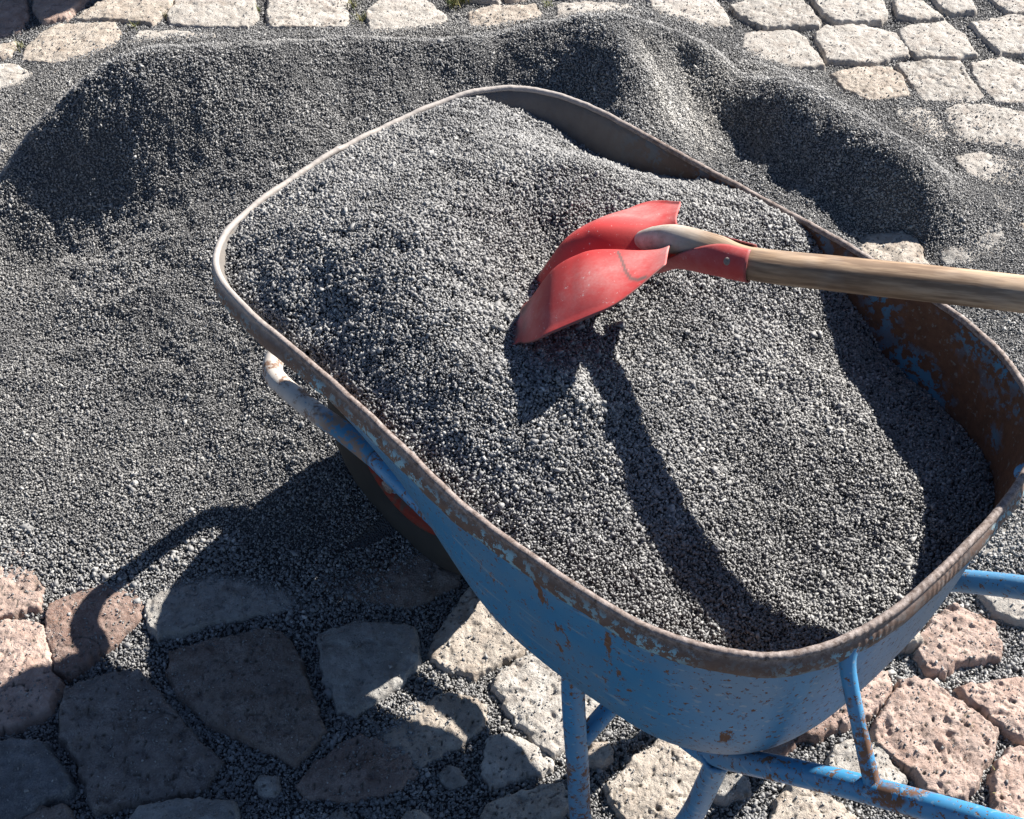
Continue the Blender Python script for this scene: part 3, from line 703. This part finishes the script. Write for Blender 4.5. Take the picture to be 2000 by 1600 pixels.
def tube(pts, rad, seg=16, cap=True, sub=8, flat=None):
    """smooth tube through points; rad a number or one per point"""
    P = [np.array(p, float) for p in pts]; n = len(P); rr_ = rad if hasattr(rad, '__len__') else [rad] * n
    path, rads = [], []
    for i in range(n - 1):
        p0, p1, p2, p3 = P[max(i - 1, 0)], P[i], P[i + 1], P[min(i + 2, n - 1)]
        for t in np.linspace(0, 1, sub, endpoint=False):
            path.append(.5 * ((2 * p1) + (-p0 + p2) * t + (2 * p0 - 5 * p1 + 4 * p2 - p3) * t * t + (-p0 + 3 * p1 - 3 * p2 + p3) * t ** 3))
            rads.append(rr_[i] * (1 - t) + rr_[i + 1] * t)
    path.append(P[-1]); rads.append(rr_[-1]); path = np.array(path)
    V, F = [], []; up = np.array([0, 0, 1.0]); prev = None; L = 0; uv = []
    for k in range(len(path)):
        d = path[min(k + 1, len(path) - 1)] - path[max(k - 1, 0)]; d /= np.linalg.norm(d) + 1e-9
        if prev is None:
            a = np.cross(d, up); a = a if np.linalg.norm(a) > .1 else np.cross(d, [1, 0, 0])
        else: a = prev - d * (prev @ d)
        a /= np.linalg.norm(a); b = np.cross(d, a); prev = a
        if k: L += np.linalg.norm(path[k] - path[k - 1])
        for s in range(seg):
            th = 2 * math.pi * s / seg; ra = rads[k]; fl = 1 if flat is None else flat
            V.append(path[k] + a * math.cos(th) * ra + b * math.sin(th) * ra * fl)
            uv.append((L, math.cos(th) * ra, math.sin(th) * ra))
    for k in range(len(path) - 1):
        for s in range(seg): t = (s + 1) % seg; F.append((k * seg + s, k * seg + t, (k + 1) * seg + t, (k + 1) * seg + s))
    if cap:
        F.append(tuple(range(seg))[::-1]); F.append(tuple(range((len(path) - 1) * seg, len(path) * seg)))
    return V, F, uv
def tube_obj(name, pts, rad, mat, parent, **k):
    V, F, uv = tube(pts, rad, **k); me = pymesh(V, F); add_attr(me, 'uvw', np.array(uv), 'FLOAT_VECTOR'); return link(name, me, mat, parent)
def join(*parts):
    V, F = [], []
    for v, f in parts:
        o_ = len(V); V += [tuple(x) for x in v]; F += [tuple(i + o_ for i in ff) for ff in f]
    return V, F
AX = (-1.10, .160)                      # axle: along, height
for sgn in (-1, 1):
    c = lambda q, p, z: loc(q, BP + sgn * (BP - p), z) if sgn == 1 else loc(q, p, z)
    def c(q, p, z, s=sgn): return tuple(loc(q, BP - s * (BP - p) * -1 if s == 1 else p, z))
    # frame rail: handle, dips under the tray, runs forward to the axle
    tube_obj('frame_rail', [c(.42, .735, .66), c(.20, .745, .655), c(.02, .762, .62), c(-.106, .757, .565), c(-.25, .753, .468), c(-.34, .75, .400), c(-.425, .75, .330), c(-.47, .752, .312), c(-.62, .760, .300), c(-.80, .775, .285), c(-.95, .785, .290), c(-1.06, .791, .300)],
             .0140, M['tube'], barrow, sub=7)
    grip = tube_obj('hand_grip', [c(.43, .734, .661), c(.34, .739, .658), c(.27, .742, .657)], [.019, .018, .019], M['rubber'], barrow)
    # leg: a bent tube, front post and rear strut meeting in a foot
    fp, fr = tube([c(-.607, .705, .41), c(-.600, .702, .30), c(-.585, .700, .165), c(-.572, .698, .05), c(-.556, .697, .017), c(-.53, .699, .014), c(-.495, .706, .018), c(-.468, .722, .07), c(-.441, .740, .174), c(-.428, .746, .27), c(-.424, .750, .318)], .0140, sub=7)[:2]
    link('leg', pymesh(fp, fr), M['tube'], barrow)
    # flat strap holding the tray's back rim to the rail
    tube_obj('strap', [c(-.322, .772, .627), c(-.314, .762, .606), c(-.284, .758, .54), c(-.252, .756, .472)], [.010, .008, .0075, .009], M['tube'], barrow, flat=1.1)
tube_obj('cross_bar', [tuple(loc(-.590, .71, .215)), tuple(loc(-.588, .80, .245)), tuple(loc(-.588, .925, .25)), tuple(loc(-.588, 1.05, .245)), tuple(loc(-.590, 1.14, .215))], .0120, M['tube'], barrow)
def lump(name, pts_r, mat, seed):
    # beads of weld metal: rough rings round a joint
    V, F = [], []
    for (c0, ax, r_, rb) in pts_r:
        ax = np.array(ax, float); ax /= np.linalg.norm(ax); a = np.cross(ax, [0, 0, 1.0]); a = a if np.linalg.norm(a) > .2 else np.cross(ax, [1.0, 0, 0]); a /= np.linalg.norm(a); b = np.cross(ax, a); o_ = len(V)
        for i in range(40):
            th = 2 * math.pi * i / 40; rr1 = rb * (1 + .35 * math.sin(i * 2.6 + seed) + .2 * math.sin(i * 5.1))
            for j in range(8):
                ph = 2 * math.pi * j / 8; rad = r_ + rr1 * math.cos(ph)
                V.append(np.array(c0) + (a * math.cos(th) + b * math.sin(th)) * rad + ax * rr1 * math.sin(ph))
        for i in range(40):
            for j in range(8): F.append((o_ + i * 8 + j, o_ + ((i + 1) % 40) * 8 + j, o_ + ((i + 1) % 40) * 8 + (j + 1) % 8, o_ + i * 8 + (j + 1) % 8))
    return link(name, pymesh(V, F), mat, barrow)
for sgn in (-1, 1):
    def c(q, p, z, s=sgn): return tuple(loc(q, BP - s * (BP - p) * -1 if s == 1 else p, z))
    for wd_ in [(c(-.426, .750, .322), (.3, 0, 1), .0155, .0035), (c(-.254, .755, .469), (-.2, 0, 1), .0095, .003), (c(-.596, .701, .235), (0, 1, .2), .0125, .0032), (c(-.605, .704, .395), (0, 0, 1), .0145, .003)]: lump('weld', [wd_], M['tube'], sgn)
    tube_obj('bolt', [c(-.318, .766, .606), c(-.313, .760, .603), c(-.310, .757, .6015)], [.0065, .0065, .0045], M['rim'], barrow, seg=6, sub=2)
# bumper: a bent tube in front of the wheel, carried by the tray's flanks
bl_ = [(-1.055, .791, .30), (-1.12, .791, .30), (-1.18, .788, .30), (-1.235, .788, .30), (-1.275, .792, .30), (-1.298, .808, .30), (-1.314, .835, .30), (-1.318, .87, .30)]
tube_obj('bumper', [tuple(loc(*a)) for a in bl_ + [(q, 2 * BP - p, z) for q, p, z in bl_[::-1]]], .0150, M['lit_steel'], barrow)
for sgn in (-1, 1):
    def c(q, p, z, s=sgn): return tuple(loc(q, BP - s * (BP - p) * -1 if s == 1 else p, z))
    tube_obj('axle_bracket', [c(-1.10, .797, .300), c(-1.10, .812, .285), c(-1.10, .835, .23), c(-1.10, .845, .175), c(-1.10, .847, .150)], [.016, .015, .014, .014, .012], M['tube'], barrow, flat=.25)
# wheel
wheel = empty('wheel', loc(AX[0], BP, AX[1])); wheel.parent = barrow
def lathe(prof, seg, closed=True):
    """profile (radius, across) round the wheel's axle"""
    V, F = [], []
    for k in range(seg):
        th = 2 * math.pi * k / seg
        for r_, y_ in prof: V.append((r_ * math.cos(th), y_, r_ * math.sin(th)))
    n = len(prof)
    for k in range(seg):
        for i in range(n if closed else n - 1):
            a = k * n + i; b = k * n + (i + 1) % n; c_ = ((k + 1) % seg) * n
            F.append((a, b, c_ + (i + 1) % n, c_ + i))
    return V, F
tp = [(.104, -.030), (.110, -.044), (.135, -.052), (.160, -.052), (.178, -.047), (.189, -.036), (.1935, -.018), (.195, 0), (.1935, .018), (.189, .036), (.178, .047), (.160, .052), (.135, .052), (.110, .044), (.104, .030)]
V, F = lathe(tp, 96)
V = [(x * (1.012 if (k // len(tp)) % 3 == 0 and abs(y) > .012 and math.hypot(x, z) > .17 else 1), y, z * (1.012 if (k // len(tp)) % 3 == 0 and abs(y) > .012 and math.hypot(x, z) > .17 else 1)) for k, (x, y, z) in enumerate(V)]
link('tyre', pymesh(V, F), M['rubber'], wheel)
V, F = lathe([(.114, -.036), (.114, -.044), (.108, -.046), (.100, -.040), (.092, -.020), (.055, -.012), (.03, -.012), (.03, .012), (.055, .012), (.092, .020), (.100, .040), (.108, .046), (.114, .044), (.114, .036), (.104, .02), (.104, -.02)], 72)
link('wheel_rim', pymesh(V, F), M['wred'], wheel)
V, F, _ = tube([(0, -.085, 0), (0, 0, 0), (0, .085, 0)], .011); V2, F2 = lathe([(.012, -.05), (.027, -.05), (.027, .05), (.012, .05)], 32)
link('hub', pymesh(*join((V, F), (V2, F2))), M['rim'], wheel)

# ================================================================== gravel in the tray
TP = np.array([(q, p, z) for q, p, z in [
 (-1.238, .94, .657), (-1.222, .80, .650), (-1.19, .73, .644), (-1.228, 1.03, .655), (-1.20, 1.09, .652), (-1.15, 1.15, .632), (-1.12, .67, .636), (-1.0, .655, .630), (-.9, .655, .630), (-.8, .645, .632), (-.7, .64, .618), (-.6, .65, .572), (-.5, .68, .528), (-.43, .71, .498),
 (-1.05, 1.18, .607), (-.95, 1.195, .612), (-.86, 1.205, .640), (-.78, 1.205, .652), (-.72, 1.20, .642), (-.645, 1.19, .592), (-.575, 1.19, .548), (-.489, 1.18, .528), (-.42, 1.14, .532), (-.37, 1.05, .535), (-.36, .85, .50),
 (-1.10, .925, .690), (-1.06, .76, .690), (-1.0, .80, .708), (-.92, .76, .693), (-.97, .925, .700), (-.95, 1.08, .690), (-.86, .74, .680), (-.80, .80, .664), (-.80, .74, .680), (-.89, .95, .655), (-.86, .86, .668), (-.82, 1.00, .668), (-.82, 1.08, .675), (-.73, .80, .672), (-.74, .72, .664), (-.70, .95, .635), (-.70, 1.08, .630), (-.6, .80, .590), (-.58, .95, .575), (-.56, 1.08, .572), (-.48, .85, .527), (-.46, 1.0, .538), (-.40, .93, .515)]])
n_ = len(TP); K = tps(TP, TP) + np.eye(n_) * 2e-5; Pm = np.c_[np.ones(n_), TP[:, :2]]
tsol = np.linalg.solve(np.block([[K, Pm], [Pm.T, np.zeros((3, 3))]]), np.r_[TP[:, 2], 0, 0, 0])
def load_h(q, p):
    out = np.empty(q.shape); qf, pf = q.ravel(), p.ravel(); o_ = out.ravel()
    for a in range(0, len(qf), 40000):
        Q = np.c_[qf[a:a + 40000], pf[a:a + 40000]]; o_[a:a + 40000] = tps(Q, TP) @ tsol[:n_] + np.c_[np.ones(len(Q)), Q] @ tsol[n_:]
    h = o_.reshape(q.shape)
    h = h + .007 * gnoise(q * 15, p * 15, 91) + .0035 * gnoise(q * 27, p * 27, 95) + .0045 * gnoise(q * 42, p * 42, 92) + .004 * gnoise(q * 8, p * 8, 90)
    # loose stones pushed up beside the blade, a small clod below it
    h = h + .010 * np.exp(-(((q + .835) / .022) ** 2 + ((p - .815) / .035) ** 2)) + .012 * np.exp(-(((q + .70) / .028) ** 2 + ((p - .80) / .022) ** 2))
    rg = 1 - 2.2 * np.abs(gnoise(q * 12, p * 12, 121)); h = h + .003 * np.clip(rg, -1, 1)
    return h
# inside test against the tray wall at the gravel's own height
def wall_margin(q, p, z):
    t = 1 - (1 - np.clip((RIMZ - z) / .315, 0, 1)) ** (1 / 1.5)
    # undo the taper: where this point would sit on the rim outline
    tq_b = lambda qq: None
    q0 = q.copy()
    for _ in range(12):
        tq = (q0 + 1.242) / .937; f = fprof(t, tq); qb = -.87 + tq * .44; q0 = q0 + (q - (q0 * (1 - f) + qb * f)) * .9
    tq = (q0 + 1.242) / .937; w0 = (p - BP) / ((1 - f) + f * (.60 - .14 * (1 - tq)))
    return sdist(rimP, q0, w0)
qs = np.arange(-1.25, -.29, .005); ps = np.arange(.60, 1.25, .005); Q, P_ = np.meshgrid(qs, ps); Hq = load_h(Q, P_)
mg = wall_margin(Q, P_, Hq); Hq = np.minimum(Hq, .638 + .8 * np.maximum(mg, 0))
inn = mg > .008; inn[1:] &= inn[:-1] | True; core = inn.copy(); core[1:-1, 1:-1] = inn[1:-1, 1:-1] & inn[:-2, 1:-1] & inn[2:, 1:-1] & inn[1:-1, :-2] & inn[1:-1, 2:]
used, F = grid_faces(len(qs), len(ps), core)
Vb = np.c_[(Q - BQ).ravel(), (P_ - BP).ravel(), Hq.ravel() - .003][used]
# keep the body's edge inside the sheet
n = 210000
q = g.uniform(-1.25, -.29, n); p = g.uniform(.61, 1.24, n); hq = load_h(q, p); mgc = wall_margin(q, p, hq); hq = np.minimum(hq, .638 + .8 * np.maximum(mgc, 0))
ok = mgc > .003
size = np.clip(g.lognormal(math.log(.00168), .30, n) * (1 + .35 * gnoise(q * 9, p * 9, 72)) * np.where(g.random(n) < .004, 2.0, 1), .0010, .0062)
pos = np.c_[q - BQ, p - BP, hq + g.uniform(-.0016, .0022, n)]
load = gravel_object('gravel_load', Vb, F, pos[ok], size[ok], 5)
load.location = BASE; load.rotation_euler = (0, 0, RZ)
tag(load, 'grey gravel filling the blue wheelbarrow, domed at the nose and hollow at the back', 'gravel load', kind='stuff')
print('load chips', int(ok.sum()))

# ================================================================== shovel
SB = Vector((.1722, 1.2176, .7591))
def rotm(a, b, c): return Matrix.Rotation(a, 3, 'Z') @ Matrix.Rotation(b, 3, 'Y') @ Matrix.Rotation(c, 3, 'X')
RM = rotm(-.0624, -.5684, -.2633)
shovel = bpy.data.objects.new('shovel', None); C.objects.link(shovel); shovel.location = SB; shovel.rotation_euler = RM.to_euler(); shovel.empty_display_size = .1
tag(shovel, 'red shovel with a pale wooden handle, blade stuck face down in the barrow gravel', 'shovel')
def sh_local(px, py, z):
    w_ = at(px, py, z); return np.array(RM.transposed() @ (Vector((w_[0], w_[1], z)) - SB))
HA, HB = sh_local(1468, 515, .772), sh_local(2000, 578, .787)
HD = (HB - HA) / np.linalg.norm(HB - HA)
nu, nv = 120, 121; V, dust, edge = [], [], []
Lb = .245; LF = .1909
def blade_z(x, yn, w_):
    y_ = yn * w_
    A_ = .0368 * (.4623 + .5377 * sstep(-LF, -.1, x)) * (1 - .9114 * sstep(-.09, 0, x))
    z = A_ * (1 - yn * yn) - .036 * math.exp(-(y_ / .0185) ** 2) * (.45 + .55 * sstep(-.20, -.05, x)) - .012 * sstep(-.12, -LF, x)
    z += .0016 * (abs(yn) > .93) * (abs(yn) - .93) / .07
    return float(z)
for side in (0, 1):
    for i in range(nu):
        x = -Lb + (Lb + .004) * i / (nu - 1)
        w_ = .1302 * (1 - .5066 * float(sstep(-.0675, .03, x)) ** 1.3) * (1 - .2859 * float(sstep(-.12, -LF, x)) ** 1.5)
        for k in range(nv):
            yn = -1 + 2 * k / (nv - 1)
            xe = x
            if i < 36: xe = x + .03 * (1 - i / 36) * abs(yn) ** 2.2
            z = blade_z(xe, yn, w_) - (.0016 if side else 0)
            V.append((xe, yn * w_, z)); dust.append(min(1, max(0, 1.15 * float(sstep(.25, .6, abs(yn))) * float(sstep(1.1, .6, abs(yn))) + .5 * float(sstep(-.08, 0, x)))))
            edge.append(.75 if (i < 4 or abs(yn) > .985) else min(.8, max(0, float(sstep(-.150, -.190, x)) * (.5 + 1.6 * float(gnoise(np.array([x * 60]), np.array([yn * 4.0]), 8)[0])))))
F = []
for side in (0, 1):
    o_ = side * nu * nv
    for i in range(nu - 1):
        for k in range(nv - 1):
            a = o_ + i * nv + k; f = (a, a + nv, a + nv + 1, a + 1); F.append(f if side == 0 else f[::-1])
def brd(): 
    b = [k for k in range(nv)] + [i * nv + nv - 1 for i in range(1, nu)] + [(nu - 1) * nv + k for k in range(nv - 2, -1, -1)] + [i * nv for i in range(nu - 2, 0, -1)]
    return b
b = brd()
for i in range(len(b)): a, c_ = b[i], b[(i + 1) % len(b)]; F.append((a, c_, c_ + nu * nv, a + nu * nv))
mark = [(1207, 492), (1216, 512), (1222, 530), (1232, 544), (1246, 547), (1262, 541)]      # a thin bent dark line on the near half
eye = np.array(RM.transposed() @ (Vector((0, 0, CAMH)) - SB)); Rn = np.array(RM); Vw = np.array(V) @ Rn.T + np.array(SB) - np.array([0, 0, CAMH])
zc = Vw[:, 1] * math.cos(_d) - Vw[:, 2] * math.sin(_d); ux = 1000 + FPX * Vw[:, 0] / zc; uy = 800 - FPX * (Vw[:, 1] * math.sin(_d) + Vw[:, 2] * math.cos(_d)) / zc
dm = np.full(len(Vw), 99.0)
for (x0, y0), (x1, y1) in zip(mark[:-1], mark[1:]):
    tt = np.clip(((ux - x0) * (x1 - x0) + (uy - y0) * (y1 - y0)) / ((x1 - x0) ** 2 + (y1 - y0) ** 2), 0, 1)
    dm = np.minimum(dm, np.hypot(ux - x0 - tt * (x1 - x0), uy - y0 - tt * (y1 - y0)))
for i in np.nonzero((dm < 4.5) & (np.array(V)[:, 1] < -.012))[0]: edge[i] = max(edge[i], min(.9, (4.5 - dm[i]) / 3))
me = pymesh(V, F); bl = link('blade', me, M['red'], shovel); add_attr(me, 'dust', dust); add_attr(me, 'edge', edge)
# socket: sheet wrapped round the shaft, open on top next to the blade
V, F, dust, edge = [], [], [], []; ns, na = 40, 41
SP = [sh_local(1280, 492, .728), sh_local(1325, 484, .752), sh_local(1395, 498, .765), HA]
def spath(t):
    t = t * 3; i = min(int(t), 2); u_ = t - i; P = [2 * SP[0] - SP[1]] + SP + [HA + HD * .04]; p0, p1, p2, p3 = P[i:i + 4]
    return .5 * ((2 * p1) + (-p0 + p2) * u_ + (2 * p0 - 5 * p1 + 4 * p2 - p3) * u_ ** 2 + (-p0 + 3 * p1 - 3 * p2 + p3) * u_ ** 3)
for side in (0, 1):
    for i in range(ns):
        s = i / (ns - 1); cpt = spath(s); d = spath(min(s + .02, 1)) - spath(max(s - .02, 0)); d /= np.linalg.norm(d)
        half = R(80 + 82 * float(sstep(.25, .85, s)))
        ra = (.0240 - .0035 * s) - (.0016 if side else 0)
        sd = np.array([0, 1.0, 0]); sd = sd - d * (sd @ d); sd /= np.linalg.norm(sd); upv = np.cross(d, sd); upv *= np.sign(upv[2])
        for k in range(na):
            th = -half + 2 * half * k / (na - 1)
            V.append(cpt + sd * math.sin(th) * ra * 1.02 - upv * math.cos(th) * ra); dust.append(.5); edge.append(.5 if (k in (0, na - 1) or i == ns - 1) else 0)
for side in (0, 1):
    o_ = side * ns * na
    for i in range(ns - 1):
        for k in range(na - 1):
            a = o_ + i * na + k; f = (a, a + na, a + na + 1, a + 1); F.append(f[::-1] if side == 0 else f)
b = [k for k in range(na)] + [i * na + na - 1 for i in range(1, ns)] + [(ns - 1) * na + k for k in range(na - 2, -1, -1)] + [i * na for i in range(ns - 2, 0, -1)]
for i in range(len(b)): a, c_ = b[i], b[(i + 1) % len(b)]; F.append((a, a + ns * na, c_ + ns * na, c_))
me = pymesh(V, F); so_ = link('socket', me, M['red'], shovel); add_attr(me, 'dust', dust); add_attr(me, 'edge', edge)
hp = [sh_local(1226, 474, .714), sh_local(1245, 471, .725), sh_local(1278, 468, .744), sh_local(1322, 468, .764), sh_local(1395, 489, .770), HA, HA + HD * .10, HA + HD * .25 + np.array([0, 0, .002]), HA + HD * .6 + np.array([0, .003, -.001]), HA + HD * .95]
tube_obj('handle', hp, [.003, .009, .0145, .0160, .0172, .0175, .0188, .0192, .0192, .0198], M['wood'], shovel, seg=28, sub=12)

rv = spath(.80); rd = spath(.84) - spath(.76); rd /= np.linalg.norm(rd); rs = np.array([0, -1.0, 0]); ru = np.cross(rd, rs); ru *= np.sign(ru[2]); rn = rs * .94 + ru * .34; rn /= np.linalg.norm(rn)
tube_obj('rivet', [tuple(rv + rn * .017), tuple(rv + rn * .0222), tuple(rv + rn * .0238)], [.0048, .0046, .0018], M['rim'], shovel, seg=16, sub=3)

# ================================================================== odds and ends
# weeds in the joints at the back
V, F, S = [], [], []
for (px, py, n, hgt) in [(690, 12, 34, .03), (705, 40, 26, .022), (885, 8, 60, .035), (905, 2, 40, .03), (1072, 12, 16, .018), (262, 52, 20, .02), (320, 30, 18, .018), (40, 92, 20, .02), (505, 20, 14, .015), (1890, 1420, 16, .014), (1960, 1545, 12, .012)]:
    c_ = at(px, py, -.01)
    for _ in range(n):
        a = rr.uniform(0, 6.28); r_ = abs(rr.gauss(0, .012)); x0, y0 = c_[0] + math.cos(a) * r_ * .8, c_[1] + math.sin(a) * r_
        b_ = rr.uniform(0, 6.28); l = hgt * rr.uniform(.5, 1.2); wd = .0012; bx, by = math.cos(b_), math.sin(b_); o_ = len(V); sh = rr.random()
        for t in (0, .5, 1):
            ww = wd * (1 - t * .8); lean = l * .7 * t * t
            V += [(x0 + bx * lean - by * ww, y0 + by * lean + bx * ww, -.012 + l * t * (1 - .25 * t)), (x0 + bx * lean + by * ww, y0 + by * lean - bx * ww, -.012 + l * t * (1 - .25 * t))]; S += [sh, sh]
        F += [(o_, o_ + 1, o_ + 3, o_ + 2), (o_ + 2, o_ + 3, o_ + 5, o_ + 4)]
me = pymesh(V, F); o = link('weeds', me, M['grass'], smooth=False); add_attr(me, 'shade', S)
tag(o, 'small green and dry weeds growing in the joints between paving stones', 'weeds', kind='stuff')
# unseen wall, added beyond the upper left to cast the shadow on the corner
W0 = np.array(at(190, 0)); sh_ = np.array([SV.x, SV.y]) / -SV.z; HW = 1.35
corner = W0 - sh_ * HW * .5
bm = bmesh.new()
def boxbm(x0, x1, y0, y1, z0, z1):
    r = bmesh.ops.create_cube(bm, size=1); 
    for v in r['verts']: v.co = Vector(((x0 + x1) / 2 + v.co.x * (x1 - x0), (y0 + y1) / 2 + v.co.y * (y1 - y0), (z0 + z1) / 2 + v.co.z * (z1 - z0)))
cx, cy = float(corner[0]), float(corner[1])
boxbm(cx - 3.0, cx, cy, cy + .30, -.04, HW)
me = bpy.data.meshes.new('m'); bm.to_mesh(me); bm.free(); wo = link('shadow_wall', me, M['wall'], smooth=False)
tag(wo, 'unseen wall with coping, added beyond the upper left to shade the paving corner', 'wall')
bm = bmesh.new(); boxbm(cx - 3.03, cx + .03, cy - .03, cy + .33, HW, HW + .06)  # cap of the added, unseen wall
me = bpy.data.meshes.new('m'); bm.to_mesh(me); bm.free(); link('shadow_wall_coping', me, M['ground'], wo, smooth=False)
